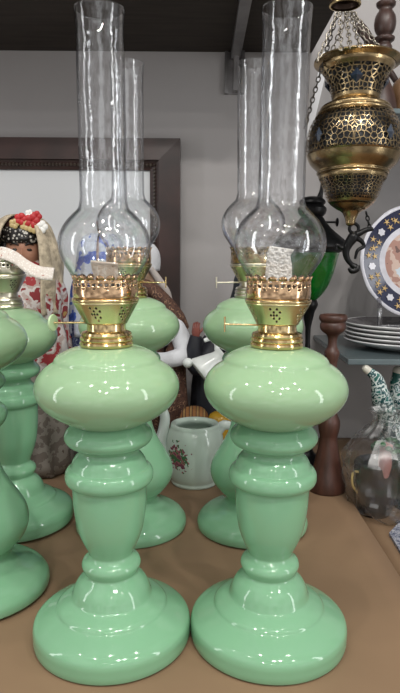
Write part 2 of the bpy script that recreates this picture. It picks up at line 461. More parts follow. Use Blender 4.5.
def lamp(label, foot, Y, kind='urn', key_a=PI, key_end='bar', wick='stand', chimney=True, brass=(BRASS, BRASS_PALE, COPPER), jade=(JADE, JADE_PALE), lean=0.0, rz=0.0, drop=0.0, key_lift=0.0, stretch=0.0):
    t = thing('oil_lamp', label, 'oil lamp', (foot.x, foot.y, .0009 + .0885 * math.sin(abs(lean))), rz, 'jade green glass oil lamps')
    dz = UP if kind == 'pear' else stretch
    sh_ = lambda p: [(r, z + dz) for r, z in p]
    lathe('pedestal', [(r, z + stretch * min(1, max(0, (z - .10) / .07))) for r, z in URN] if kind == 'urn' else [(r, z - .007 * min(1, max(0, (z - .10) / .1))) for r, z in PEAR], jade[0], t, 96, 4, sharp=80)
    lathe('font', sh_(FONT), jade[1], t, 96, 4, sharp=80)
    c = lathe('burner_collar', sh_([(0, .3385), (.0262, .3385), (.0285, .3400), (.0292, .3425), (.0284, .3446), (.0272, .3450), (.0286, .3472), (.0282, .3496), (.0266, .3502), (.0274, .3524), (.0264, .3548),
              (.0240, .3556), (.0215, .3566), (.0208, .3590), (.0210, .3640), (.0218, .3648)]), brass[0], t, 48, 0, sharp=25)
    # cone pierced with clusters of dots
    cone = [(.0218 + (.0345 - .0218) * j / 7, .3645 + (.3880 - .3645) * j / 7 + dz) for j in range(8)]
    def ch(i, j):
        k = i % 10
        return (0.42, 'o') if (k in (1, 2, 3, 4) and 1 <= j <= 5 and not (k in (1, 4) and j in (1,)) and (k + j) % 2 == 0) or (k in (2,) and j == 3) else None
    perforated('burner_cone', cone, 60, ch, brass[1], t)
    lathe('burner_rim', sh_([(.0335, .3872), (.0352, .3880), (.0358, .3898), (.0352, .3914), (.0338, .3920)]), brass[0], t, 48, 2)
    gal = [(.0338, .3915 + dz), (.0346, .3945 + dz), (.0349, .3985 + dz), (.0347, .4010 + dz), (.0344, .4038 + dz), (.0342, .4088 + dz), (.0340, .4122 + dz)]
    def gh(i, j):
        if j == 4: return (0.36, 'o')
        if j == 3: return (0.25, 'o') if i % 2 == 0 else None
        if j == 5: return (0.26, 'd') if i % 2 else None
        return None
    g = perforated('gallery', gal, 34, gh, brass[2], t)
    pr = []
    for k in range(20):
        a = 2 * PI * k / 20
        def pp(w, r, z): return (r * math.cos(a + w), r * math.sin(a + w), z + dz)
        q = [pp(-.12, .0340, .4118), pp(.12, .0340, .4118), pp(.13, .0342, .4142), pp(.07, .0352, .4160), pp(0, .0366, .4166), pp(-.07, .0352, .4160), pp(-.13, .0342, .4142)]
        pr.append((q, [tuple(range(7))]))
    po = mesh_obj('prongs', *merge(pr), brass[2], g)
    s = po.modifiers.new('thickness', 'SOLIDIFY'); s.thickness = .0007
    lathe('wick_tube', sh_([(.0205, .3650), (.0205, .3990), (.0150, .4040), (.0120, .4090), (.0105, .4090), (.0105, .3700)]), SHADE_BRASS, t, 40)
    # key that winds the wick
    ca, sa = math.cos(key_a), math.sin(key_a)
    kz = .3625 + dz + key_lift
    L = .057
    k = tube('wick_key', [(.012 * ca, .012 * sa, kz), (L * ca, L * sa, kz)], .0011, brass[0], t, 8)
    if key_end == 'bar':
        kb = tube('key_bar', [(L * ca, L * sa, kz - .0085), (L * ca, L * sa, kz + .0085)], [.0010, .0012], brass[0], k, 8)
    else:
        v, f = lathe_data([(0, -.0012), (.0088, -.0012), (.0094, 0), (.0088, .0012), (0, .0012)], 24)
        mtx = Matrix.Translation((L * ca, L * sa, kz)) @ Matrix.Rotation(key_a - R(20), 4, 'Z') @ Matrix.Rotation(R(90), 4, 'Y')
        kb = mesh_obj('key_wheel', [mtx @ Vector(q) for q in v], f, key_end, k)
    if wick == 'stand':      # flat woven wick standing up in the bulb
        pts = [[(-.0125, 0, .40), (.0125, 0, .40)], [(-.0128, .001, .415), (.0126, .001, .415)], [(-.0122, .0, .428), (.0120, .0, .428)], [(-.0118, -.002, .440), (.0105, -.002, .438)], [(-.0095, -.003, .4475), (.0135, -.003, .4440)]]
        w = ribbon('wick', [[(x * 1.12, y, z + dz) for x, y, z in p] for p in pts], LATTICE, t)
    elif wick == 'low':      # short wick bent over in the gallery
        pts = [[(-.010, .0, .405), (.012, .0, .405)], [(-.012, -.001, .414), (.0140, -.001, .414)], [(-.0135, -.003, .4230), (.0140, -.003, .4230)], [(-.0140, -.006, .4310), (.0150, -.006, .4280)]]
        ribbon('wick', [[(x, y, z + dz) for x, y, z in p] for p in pts], TANWICK, t)
    elif wick == 'long':     # long wick trailing out over the burner
        c_ = [(-.055, -.018, .413), (-.035, -.022, .428), (-.010, -.026, .437), (.012, -.030, .437), (.030, -.034, .430), (.048, -.038, .417), (.066, -.040, .408), (.088, -.042, .405)]
        pts = [[(x, y - .003, z - .009), (x + .002, y + .006, z + .009)] for x, y, z in c_]
        ribbon('wick', pts, MATS['wick_with_red_thread'], t)
    if chimney:
        c_ = lathe('chimney', [(r, z + drop) for r, z in sh_(CHIM)], GLASS, t, 72, 5, thick=.0013, sharp=80)
        c_.data.materials.append(GLASS_BULB)
        for p_ in c_.data.polygons:
            if p_.center.z - dz < .494: p_.material_index = 1
    if lean: t.rotation_euler = (0, lean, rz)
    return t

TANWICK = pattern_mat('tan_cotton_wick', [(0, (.30, .17, .10)), (.3, (.62, .52, .42)), (.6, (.74, .67, .58))], scale=170, rough=.95, kind='noise', bump=.8)
LATTICE = pattern_mat('lattice_woven_wick', [(0, (.52, .47, .41)), (.22, (.84, .81, .76)), (.6, (.72, .68, .62))], scale=330, rough=.95, bump=.8)
def ribbon(name, rows, m, parent, n=5, thick=.0018):
    L = catmull([r[0] for r in rows], n); Rr = catmull([r[1] for r in rows], n)
    v, f = [], []
    K = 5
    for a, b in zip(L, Rr):
        for k in range(K):
            v.append(a.lerp(b, k / (K - 1)))
    for i in range(len(L) - 1):
        for k in range(K - 1): f.append((i * K + k, i * K + k + 1, (i + 1) * K + k + 1, (i + 1) * K + k))
    o = mesh_obj(name, v, f, m, parent)
    s = o.modifiers.new('thickness', 'SOLIDIFY'); s.thickness = thick; s.offset = 0
    return o
pattern_mat('wick_with_red_thread', [(0, (0.80, 0.77, 0.72)), (.30, (.66, .60, .54)), (.9, (.40, .14, .11))], scale=300, rough=.95)

WHEEL = mat('pale_green_wheel', (.46, .62, .36), rough=.35)
lamp('jade green glass oil lamp in front with pale green key wheel and short wick', ground(113.0, 633.5), 0, key_a=PI + .05, key_end=WHEEL, wick='low', lean=R(-.32), drop=-.0032, key_lift=.0022)
lamp('jade green glass oil lamp in front with tall white wick standing inside its bulb', ground(267.4, 633.5), 0, key_a=PI - .1, wick='stand', lean=R(.33))
lamp('green pear bodied oil lamp behind the front lamp with the green key wheel', on_table(131.5, .935), 0, kind='pear', key_a=0.05, wick=None)
lamp('green pear bodied oil lamp standing between the teapot and the wooden candlestick', on_table(252, .935), 0, lean=R(-.9), kind='pear', key_a=PI + .05, wick=None, brass=(SILVER, BRASS_PALE, ANTIQUE))
lamp('green urn bodied oil lamp without a chimney, long wick trailing over its burner', on_table(18.5, .945), 0, lean=R(-1.3), stretch=.013, key_a=PI, wick='long', chimney=False, brass=(SILVER, SILVER, SILVER))
lamp('green pear bodied oil lamp cut off by the left edge of the photo', on_table(-20, .737), 0, lean=R(-1.2), kind='pear', key_a=PI, wick=None, brass=(SILVER, SILVER, SILVER))

# ------------------------------------------------------------------ brass lantern
LY = 1.0
lc = at(354, 140, LY)
LX = lc.x
lan = thing('pierced_lantern', 'pierced antique brass lantern with blue stones hanging on chains at the right', 'lantern', (LX, LY, .490))
def rel(prof): return [(r, z - .490) for r, z in prof]
def lerp_prof(pts, n):
    q = catmull(pts, 8)
    # resample by length
    ds = [0]
    for a, b in zip(q[:-1], q[1:]): ds.append(ds[-1] + (b - a).length)
    out = []
    for k in range(n + 1):
        s = ds[-1] * k / n
        j = max(i for i in range(len(ds)) if ds[i] <= s + 1e-9); j = min(j, len(q) - 2)
        t = (s - ds[j]) / max(1e-9, ds[j + 1] - ds[j])
        out.append(tuple(q[j].lerp(q[j + 1], t)))
    return out
def pierced_mat(name, periods, vscale, v0, v1, scale, thr):
    m = ANTIQUE.copy(); m.name = name
    nt = m.node_tree; b = nt.nodes['Principled BSDF']; out = [n for n in nt.nodes if n.type == 'OUTPUT_MATERIAL'][0]
    def math_(op, a, bb=None, c=None):
        n = nt.nodes.new('ShaderNodeMath'); n.operation = op
        for i, x in enumerate((a, bb, c)):
            if x is None: continue
            if isinstance(x, (int, float)): n.inputs[i].default_value = x
            else: nt.links.new(x, n.inputs[i])
        return n.outputs[0]
    uv = nt.nodes.new('ShaderNodeUVMap'); uv.uv_map = 'turn'
    sp = nt.nodes.new('ShaderNodeSeparateXYZ'); nt.links.new(uv.outputs['UV'], sp.inputs[0])
    u = math_('ABSOLUTE', math_('SUBTRACT', math_('FRACT', math_('MULTIPLY', sp.outputs[0], periods)), .5))
    cb = nt.nodes.new('ShaderNodeCombineXYZ'); nt.links.new(u, cb.inputs[0]); nt.links.new(math_('MULTIPLY', sp.outputs[1], vscale), cb.inputs[1])
    vo = nt.nodes.new('ShaderNodeTexVoronoi'); vo.voronoi_dimensions = '2D'; vo.feature = 'DISTANCE_TO_EDGE'
    vo.inputs['Scale'].default_value = scale; vo.inputs['Randomness'].default_value = .85
    nt.links.new(cb.outputs[0], vo.inputs['Vector'])
    h = math_('GREATER_THAN', vo.outputs['Distance'], thr)
    h = math_('MULTIPLY', h, math_('GREATER_THAN', sp.outputs[1], v0))
    h = math_('MULTIPLY', h, math_('LESS_THAN', sp.outputs[1], v1))
    tr = nt.nodes.new('ShaderNodeBsdfTransparent'); mx = nt.nodes.new('ShaderNodeMixShader')
    nt.links.new(h, mx.inputs[0]); nt.links.new(b.outputs[0], mx.inputs[1]); nt.links.new(tr.outputs[0], mx.inputs[2])
    nt.links.new(mx.outputs[0], out.inputs['Surface'])
    return m
def pierced(name, prof, m, parent, seg=96, thick=.001):
    V, F, UV = [], [], []
    n = len(prof) - 1
    for r, z in prof:
        for k in range(seg): V.append((r * math.cos(2 * PI * k / seg), r * math.sin(2 * PI * k / seg), z))
    me = bpy.data.meshes.new(name)
    for j in range(n):
        for k in range(seg):
            F.append((j * seg + k, j * seg + (k + 1) % seg, (j + 1) * seg + (k + 1) % seg, (j + 1) * seg + k))
            UV += [(k / seg, j / n), ((k + 1) / seg, j / n), ((k + 1) / seg, (j + 1) / n), (k / seg, (j + 1) / n)]
    if prof[-1][1] < prof[0][1]:
        F = [tuple(reversed(q)) for q in F]; UV = [UV[i * 4 + 3 - c] for i in range(len(F)) for c in range(4)]
    me.from_pydata(V, [], F); me.materials.append(m)
    l = me.uv_layers.new(name='turn')
    for i, q in enumerate(UV): l.data[i].uv = q
    me.shade_smooth()
    o = bpy.data.objects.new(name, me); col.objects.link(o); o.parent = parent
    s_ = o.modifiers.new('thickness', 'SOLIDIFY'); s_.thickness = thick; s_.offset = -1
    return o
SHADE_LINING = mat('shade_dark_lining', (.012, .012, .014), rough=.3)  # added dark lining, paints the shade seen through the lantern's piercings
def shade_lining(prof):
    lathe('shade_lining', [(max(0, r - .004), z) for r, z in prof], SHADE_LINING, lan, 48)
neck = lerp_prof(rel([(.0362, .682), (.0385, .692), (.0440, .710), (.0520, .728), (.0600, .739)]), 9)
nk = pierced('neck', neck, pierced_mat('pierced_neck_brass', 4, .85, .16, .80, 9.5, .115), lan); shade_lining(neck)
lathe('rim', rel([(.0600, .7388), (.0660, .7425), (.0685, .7445), (.0680, .7465), (.0655, .7450), (.0595, .7410)]), ANTIQUE, lan, 72, 2)
lathe('shoulder', rel([(.0362, .6835), (.0375, .6815), (.0440, .6800), (.0530, .6765), (.0555, .6735), (.0550, .6705), (.0575, .6690), (.0600, .6660), (.0600, .6640)]), ANTIQUE, lan, 72, 3)
body = lerp_prof(rel([(.0600, .6640), (.0672, .6540), (.0725, .6430), (.0758, .6280), (.0762, .6130), (.0740, .5990)]), 10)
pierced('globe', body, pierced_mat('pierced_globe_brass', 8, 1.0, .07, .965, 8.5, .080), lan); shade_lining(body)
lathe('globe_base', rel([(.0740, .5992), (.0690, .5880), (.0600, .5790), (.0560, .5745), (.0575, .5735), (.0575, .5715), (.0555, .5700)]), ANTIQUE, lan, 72, 3)
cup = lerp_prof(rel([(.0555, .5700), (.0520, .5600), (.0480, .5520), (.0455, .5450), (.0430, .5370), (.0385, .5290), (.0330, .5225)]), 9)
pierced('lower_cup', cup, pierced_mat('pierced_cup_brass', 6, 1.2, .14, .84, 8.5, .070), lan); shade_lining(cup)
lathe('finial', rel([(.0330, .5225), (.0240, .5160), (.0150, .5110), (.0105, .5040), (.0080, .4960), (.0072, .4915), (.0045, .4890), (0, .4885)]), ANTIQUE, lan, 40, 3)
# glass stones
GEM = mat('dark_blue_glass_stone', (.012, .022, .040), rough=.08, spec=.8)
def gem(prof_r, zc, a, w, h, tilt=0):
    c = Vector((math.cos(a), math.sin(a), 0)); s = Vector((-math.sin(a), math.cos(a), 0)); u = Vector((0, 0, 1)) + c * tilt
    p = c * prof_r + Vector((0, 0, zc - .490))
    v = [p + s * w, p + u * h, p - s * w, p - u * h, p + c * .004, p - c * .004]
    f = [(0, 1, 4), (1, 2, 4), (2, 3, 4), (3, 0, 4), (1, 0, 5), (2, 1, 5), (3, 2, 5), (0, 3, 5)]
    mesh_obj('glass_stone', v, f, GEM, lan, smooth=False)
RZ = R(-104)
lan.rotation_euler = (0, R(-3), RZ)
for k in range(4):
    gem(.0755, .6225, k * PI / 2 + PI / 4, .0085, .0125)
for k in range(4):
    gem(.0455, .7110, k * PI / 2, .0100, .0100, .45)
# chains and canopy
cz = at(346, 5, LY).z
cn = lathe('canopy', [(.0215, 0), (.024, .003), (.022, .010), (.012, .018), (.006, .026), (.004, .05), (.004, .34), (0, .34)], mat('dark_bronze', (.07, .045, .035), rough=.35, metal=.8), lan, 40)
M = lan.matrix_basis.copy()
inv = (Matrix.Translation((LX, LY, .490)) @ Matrix.Rotation(RZ, 4, 'Z') @ Matrix.Rotation(R(-3), 4, 'Y') ).inverted()
lm = Matrix.LocRotScale(Vector((LX, LY, .490)), lan.rotation_euler, None)
inv = lm.inverted()
cpos = inv @ Vector((at(345, 5, LY).x, LY, cz))
cn.location = cpos
cn.rotation_euler = lan.rotation_euler.to_matrix().inverted().to_euler()
lathe('canopy_ring', [(.0215, -.0015), (.0242, -.001), (.0246, .0008), (.0225, .0015)], BRASS, cn, 40, 2)
for (px0, px1, py1, dy) in ((338, 317, 62, -.02), (340, 341, 50, -.055), (346, 350, 48, -.062), (350, 360, 47, -.058), (353, 379, 48, -.045), (348, 330, 56, .05), (352, 372, 54, .05)):
    chain('chain', inv @ at(px0, 12, LY + dy * .3), inv @ at(px1, py1, LY + dy), CHAIN, lan)
chain('chain', inv @ at(337, 14, LY), inv @ at(304.5, 128, LY + .0), mat('dark_chain_metal', (.05, .045, .04), rough=.4, metal=.6), lan)

# black iron scroll below the lantern
def P3(lst, Y): return [at(x, y, Y) for x, y in lst]
ir = thing('iron_scroll_hook', 'black cast iron scroll hook below the brass lantern tip', 'hook', at(354, 226, LY))
il = ir.location.copy()
def loc(lst, Y=LY): return [p - il for p in P3(lst, Y)]
tube('loop', [p for p in loc([(354, 223), (350, 226), (350, 231), (354, 233), (358, 231), (358, 226), (354, 223)])], .0028, IRON, ir, 8, 4)
tube('figure', loc([(354, 232), (353, 237), (349, 243), (346, 250), (347, 258), (351, 264), (355, 267)]), [.005, .009, .008, .0065, .005, .004, .006], IRON, ir, 12, 4)
tube('arm', loc([(353, 236), (360, 233), (366, 230), (373, 229)]), [.006, .005, .0045, .003], IRON, ir, 10, 4)
tube('scroll', loc([(350, 246), (342, 248), (337, 245), (336, 250)]), [.005, .0035, .003, .002], IRON, ir, 10, 4)
tube('scroll', loc([(354, 238), (360, 240), (364, 246), (358, 250), (355, 259)]), [.005, .004, .003, .003, .002], IRON, ir, 10, 4)
tube('foot', loc([(349, 268), (352, 271), (357, 269), (358, 265)]), [.003, .005, .005, .003], IRON, ir, 10, 4)
chain('chain', loc([(366, 212)])[0], loc([(370, 229)])[0], IRON, ir, .009, .0011)

# ------------------------------------------------------------------ green glass lamp behind
GY = 1.22
gp = at(309, 300, GY)
gl = thing('green_glass_lamp', 'black iron oil lamp with emerald green glass bowl behind the tall wick chimney', 'lamp', (gp.x, GY, 0))
def gz(y): return at(309, y, GY).z
def gr(px): return px * GY / FPX
EMER = mat('emerald_glass', (.004, .17, .015), rough=.06, var=.3, scale=14, trans=0.35)
lathe('bowl', [(0, gz(303)), (gr(5), gz(301)), (gr(15), gz(291)), (gr(22), gz(276)), (gr(26), gz(260)), (gr(27.5), gz(247)), (gr(26), gz(245)), (0, gz(245))], EMER, gl, 56, 4)
lathe('cap', [(0, gz(250)), (gr(34), gz(250)), (gr(36), gz(247)), (gr(35), gz(243)), (gr(28), gz(236)), (gr(20), gz(229)), (gr(14), gz(222)), (gr(10), gz(216)), (0, gz(214))], IRON, gl, 48, 3)
lathe('collar', [(gr(9), gz(218)), (gr(13), gz(214)), (gr(14), gz(208)), (gr(11), gz(205)), (gr(13), gz(203)), (gr(12), gz(200)), (gr(7), gz(197)), (0, gz(196))], IRON, gl, 32, 2)
pk = tube('knob', [(gr(8), 0, gz(222)), (gr(24), 0, gz(222))], .0022, IRON, gl, 8)
v, f = sphere_data((gr(25), 0, gz(222)), .009, 12, 8, .35, 1, 1)
mesh_obj('knob_end', v, f, IRON, pk)
tube('hanger', [(gr(7), 0, gz(198)), (gr(9), 0, gz(188)), (gr(10), 0, gz(176)), (gr(12), 0, gz(168))], [.006, .004, .0045, .003], IRON, gl, 10, 4)
lathe('stem', [(0, .0015), (.055, .0015), (.056, .006), (.045, .016), (.022, .03), (.014, .06), (.012, .14), (.018, .17), (.012, .20), (gr(6), gz(312)), (gr(9), gz(304)), (gr(7), gz(299)), (0, gz(298))], IRON, gl, 40, 4)

# ------------------------------------------------------------------ right-hand shelves with plates and turned wood
sy0 = 1.14
s1 = at(348, 359, sy0)
SHZ = s1.z
tag(box('glass_shelf', s1.x, 1.0, sy0, WY - .001, SHZ - .012, SHZ, TEALG, None, .002), 'grey teal shelf slab under the stack of plates', 'shelf')
RIMW = mat('white_plate_rim', (.70, .70, .71), rough=.2)
FACE = pattern_mat('dark_plate_face', [(0, (.11, .10, .11)), (.45, (.16, .15, .155)), (.6, (.22, .21, .215))], scale=25, rough=.18, kind='noise', bump=0)
pc = Vector((0, 1.295, 0)); pc.x = at(404, 335, 1.295).x
PR = .128
stack_labels = ['topmost plate of the stack, directly below the upright painted plate', 'second plate from the top of the dark stack', 'middle plate of the dark stack of five', 'second plate from the bottom of the dark stack', 'bottom plate of the dark stack, lying on the teal shelf']
def plate_mesh(name, m_rim, m_face, rad):
    prof = [(0, 0), (.55 * rad, 0), (.60 * rad, .002), (.80 * rad, .0095), (.985 * rad, .0175), (rad, .0195), (.992 * rad, .0215), (.97 * rad, .0205), (.80 * rad, .0125), (.62 * rad, .0052), (.55 * rad, .0038), (0, .0036)]
    v, f = lathe_data(prof, 72)
    fmi = []
    for q in f:
        rm = max(math.hypot(v[i][0], v[i][1]) for i in q); zm = min(v[i][2] for i in q)
        ring_i = f.index(q) // 72 if False else None
        fmi.append(0)
    # faces are written ring by ring
    for k in range(len(f)): fmi[k] = 1 if 7 <= k // 72 <= 10 else 0
    return mesh_obj(name, v, f, m_rim, mats=[m_face], fmi=fmi)
NP = 5
for k in range(NP):
    o = plate_mesh('plate', RIMW, FACE, PR)
    o.location = (pc.x + .001 * (k % 2), pc.y - .001 * (k % 3), SHZ + .0002 + .0088 * k)
    tag(o, stack_labels[NP - 1 - k], 'plate', 'stacked dark plates')
top_z = SHZ + .0088 * 4

# painted display plate standing upright
DY = 1.345
dc = at(417, 262, DY)
DR = 57.5 * DY / FPX
dp = thing('painted_plate', 'painted plate with navy flowered border standing upright above the plate stack', 'plate', (dc.x, DY, dc.z))
NAVY = mat('navy_glaze', (.010, .014, .050), rough=.12, var=.2)
PORC = mat('porcelain_border', (.62, .62, .68), rough=.12, var=.12, scale=60)
def scene_mat():
    m = pattern_mat('painted_figures', [(0, (.16, .10, .09)), (.36, (.38, .22, .18)), (.45, (.55, .42, .36)), (.52, (.52, .60, .66)), (.60, (.38, .50, .62)), (.70, (.66, .70, .74))], scale=24, rough=.12, kind='noise', bump=0)
    return m
SCN = scene_mat()
GOLD = mat('gold_enamel', (.62, .42, .16), rough=.3, var=.2)
SKYB = mat('light_blue_enamel', (.22, .36, .62), rough=.2, var=.2)
tilt = Matrix.Rotation(R(-12), 4, 'X')
def dpt(r, a, off=0.0):
    z = -.004 + (.0 if r < .64 else (r - .64) / .36 * -.010)       # rim rises towards the viewer
    return tilt @ Vector((r * DR * math.cos(a), z - off, r * DR * math.sin(a)))
bands = [(0, 3), (.56, 3), (.585, 2), (.645, 2), (.655, 1), (.945, 1), (.955, 2), (1.0, 2)]
v, f, fm = [dpt(0, 0)], [], []
S = 72
for r, mi in bands[1:]:
    for k in range(S): v.append(dpt(r * (1 + (.006 * math.cos(12 * 2 * PI * k / S) if r > .99 else 0)), 2 * PI * k / S))
for k in range(S): f.append((0, 1 + k, 1 + (k + 1) % S)); fm.append(3)
for j in range(len(bands) - 2):
    for k in range(S):
        a, b = 1 + j * S, 1 + (j + 1) * S
        f.append((a + k, a + (k + 1) % S, b + (k + 1) % S, b + k)); fm.append(bands[j + 1][1] if bands[j + 1][1] == bands[j + 2][1] else 2)
o = mesh_obj('dish', v, f, PORC, dp, mats=[NAVY, PORC, SCN], fmi=fm)
s = o.modifiers.new('thickness', 'SOLIDIFY'); s.thickness = .004; s.offset = 1
fl, ff, fi = [], [], []
def blossom(r, a, size, n, mi, spike):
    c = len(fl); K = n * 2
    fl.append(dpt(r, a, .0016))
    for k in range(K):
        q = size * (1 if k % 2 == 0 else spike); b = 2 * PI * k / K + a
        x, y = r * math.cos(a) + q * math.cos(b), r * math.sin(a) + q * math.sin(b)
        fl.append(dpt(math.hypot(x, y), math.atan2(y, x), .0016))
    for k in range(K): ff.append((c, c + 1 + k, c + 1 + (k + 1) % K)); fi.append(mi)
for k in range(8):
    a0 = 2 * PI * (k + .15) / 8
    blossom(.80, a0, .070, 6, 1, .75); blossom(.80, a0, .052, 6, 2, .75); blossom(.80, a0, .022, 6, 1, .9)
    for da, rr in ((.22, .86), (.22, .74), (.39, .80), (.56, .86), (.56, .75)):
        blossom(rr, a0 + da, .064, 5, 0, .28)
    for q in range(3): blossom(.80 + .05 * (q - 1), a0 + .39 + .05 * (q - 1), .03, 4, 3, .3)
o = mesh_obj('flower_border', fl, ff, GOLD, dp, smooth=False, mats=[PORC, SKYB, GOLD], fmi=fi)
# white lobed cartouches at the rim, gold and white scrollwork
s = o.modifiers.new('thickness', 'SOLIDIFY'); s.thickness = .0006
st = thing('plate_stand', 'clear acrylic stand holding up the painted plate', 'stand', (dc.x, DY - .02, top_z + .004))
def sl(px, py, Y): return at(px, py, Y) - st.location
tube('prop', [sl(379, 298, DY - .045), sl(380, 312, DY - .040), sl(379, 327, DY - .060)], [.0045, .0055, .006], ACRYL, st, 10, 4, flat=.5)
tube('prop', [sl(441, 298, DY - .045), sl(442, 312, DY - .040), sl(443, 327, DY - .060)], [.0045, .0055, .006], ACRYL, st, 10, 4, flat=.5)
tube('crossbar', [sl(379, 326, DY - .055), sl(442, 326, DY - .055)], .004, ACRYL, st, 8)

# upper glass shelf with turned wood
uy = 1.20
u0 = at(372, 108, uy)
tag(box('glass_shelf', u0.x, 1.0, uy, WY - .001, u0.z - .010, u0.z, TEALG, None, .002), 'upper grey teal shelf under the turned wooden pieces, behind the lantern', 'shelf')
def turned(name, label, cat, axpx, Y, base_z, pts, m=WOOD):
    """pts: (pixel row, half width in pixels) from the foot up"""
    b = at(axpx, pts[0][0], Y)
    pr = [(0, base_z)]
    for i, (y, hw) in enumerate(pts):
        z = base_z if i == 0 else at(axpx, y, Y).z
        pr.append((hw * Y / FPX, z))
    pr.append((0, pr[-1][1]))
    pr = [(r, z - base_z) for r, z in pr]
    v = lathe(name, pr, m, None, 48, 3, sharp=60)
    v.location = (b.x, Y, base_z)
    return tag(v, label, cat)
turned('turned_candlestick', 'tall turned dark wooden candlestick on the upper shelf behind the brass lantern', 'candlestick', 381, 1.28, u0.z + .0002,
       [(107, 14), (104, 14), (97, 12.5), (88, 9.5), (80, 6.5), (66, 6), (54, 6.5), (47, 7.5), (43, 6), (41, 9), (38, 9.5), (36, 6), (33, 8), (25, 10), (16, 9), (9, 6), (6, 8.5), (3, 9), (1, 5), (-8, 6), (-25, 8), (-40, 5)])
turned('wooden_vase', 'rounded brown wooden vase on the upper shelf at the right edge of the photo', 'vase', 404, 1.30, u0.z + .0002,
       [(107, 9), (104, 11), (96, 13), (88, 12.5), (82, 10), (78, 6), (74, 4), (70, 5)], wood_mat('lighter_turned_wood', (.13, .07, .035), (.20, .115, .06)))
sp = tube('wooden_spindle', [at(358, 24, 1.33), at(364, 32, 1.33), at(372, 44, 1.33), at(398, 84, 1.33)], [.009, .011, .009, .006], WOOD, None, 14, 4)
tag(sp, 'slanting dark wooden spindle behind the lantern chains', 'spindle')

turned('wooden_candlestick', 'turned reddish wooden candlestick with cup top standing on the table behind the tall wick lamp', 'candlestick', 326.5, 1.09, .0011,
       [(489, 19), (484, 19.5), (478, 18.5), (468, 15), (455, 12), (443, 9.5), (436, 9), (430, 10.5), (421, 11), (416, 9), (411, 7), (400, 6.5), (386, 8.5), (375, 6.5), (363, 5.5), (357, 7), (352, 7.5), (347, 5), (340, 4.5), (335, 6), (332, 10),
        (329, 12.5), (324, 12.8), (322, 12), (320, 13.5), (316, 13.8), (314.5, 12.5), (316, 11)],
       wood_mat('reddish_turned_wood', (.045, .018, .012), (.095, .038, .026), rough=.45, coat=.1))

# ------------------------------------------------------------------ teapot
tp = on_table(194.5, 1.125)
pot = thing('teapot', 'lidless cream china teapot with flower decal between the two back lamps', 'teapot', (tp.x, tp.y, .0011))
def teapot_mat():
    m = bpy.data.materials.new('flowered_china'); m.use_nodes = True
    nt = m.node_tree; b = nt.nodes['Principled BSDF']; b.inputs['Roughness'].default_value = .1
    tc = nt.nodes.new('ShaderNodeTexCoord')
    n = nt.nodes.new('ShaderNodeTexNoise'); n.inputs['Scale'].default_value = 150; n.inputs['Detail'].default_value = 1
    nt.links.new(tc.outputs['Object'], n.inputs['Vector'])
    dist = nt.nodes.new('ShaderNodeVectorMath'); dist.operation = 'DISTANCE'
    dist.inputs[1].default_value = (-.030, -.042, .064)
    nt.links.new(tc.outputs['Object'], dist.inputs[0])
    th = nt.nodes.new('ShaderNodeMath'); th.operation = 'MULTIPLY_ADD'; th.inputs[1].default_value = -17.0; th.inputs[2].default_value = .88
    nt.links.new(dist.outputs['Value'], th.inputs[0])
    gt = nt.nodes.new('ShaderNodeMath'); gt.operation = 'LESS_THAN'
    nt.links.new(n.outputs['Fac'], gt.inputs[0]); nt.links.new(th.outputs['Value'], gt.inputs[1])
    n2 = nt.nodes.new('ShaderNodeTexNoise'); n2.inputs['Scale'].default_value = 110; n2.inputs['Detail'].default_value = 1
    nt.links.new(tc.outputs['Object'], n2.inputs['Vector'])
    r = nt.nodes.new('ShaderNodeValToRGB'); r.color_ramp.interpolation = 'CONSTANT'
    r.color_ramp.elements[0].color = (.07, .17, .08, 1); r.color_ramp.elements[1].position = .49; r.color_ramp.elements[1].color = (.38, .15, .16, 1)
    e = r.color_ramp.elements.new(.58); e.color = (.20, .07, .10, 1)
    nt.links.new(n2.outputs['Fac'], r.inputs['Fac'])
    mx = nt.nodes.new('ShaderNodeMixRGB'); mx.inputs['Color1'].default_value = (.55, .66, .58, 1)
    nt.links.new(gt.outputs['Value'], mx.inputs['Fac']); nt.links.new(r.outputs['Color'], mx.inputs['Color2'])
    nt.links.new(mx.outputs['Color'], b.inputs['Base Color'])
    return m
POT = teapot_mat()
CH = mat('cream_china', (.60, .67, .63), rough=.1, var=.03)
lathe('body', [(0, 0), (.044, 0), (.0455, .003), (.0450, .007), (.0480, .014), (.0530, .032), (.0560, .058), (.0562, .078), (.0545, .094), (.0510, .105), (.0478, .1115), (.0470, .1155), (.0455, .1185), (.0420, .1190), (.0372, .1170), (.0350, .1140), (.0352, .110), (.046, .098), (.051, .06), (.046, .012), (0, .010)], POT, pot, 64, 3, sharp=70)
def pl(px, py, Y): return at(px, py, Y) - pot.location
tube('spout', [(-.040, 0, .040), (-.060, -.004, .055), (-.066, -.006, .080), (-.060, -.006, .108), (-.058, -.006, .135), (-.062, -.006, .146)], [.016, .014, .012, .0105, .0095, .009], CH, pot, 16, 4)
tube('handle', [(.044, -.004, .104), (.056, -.006, .116), (.070, -.008, .114), (.080, -.008, .096), (.080, -.008, .070), (.070, -.006, .045), (.052, -.004, .032)], [.008, .0075, .0065, .006, .006, .006, .007], CH, pot, 14, 4, flat=1.3)

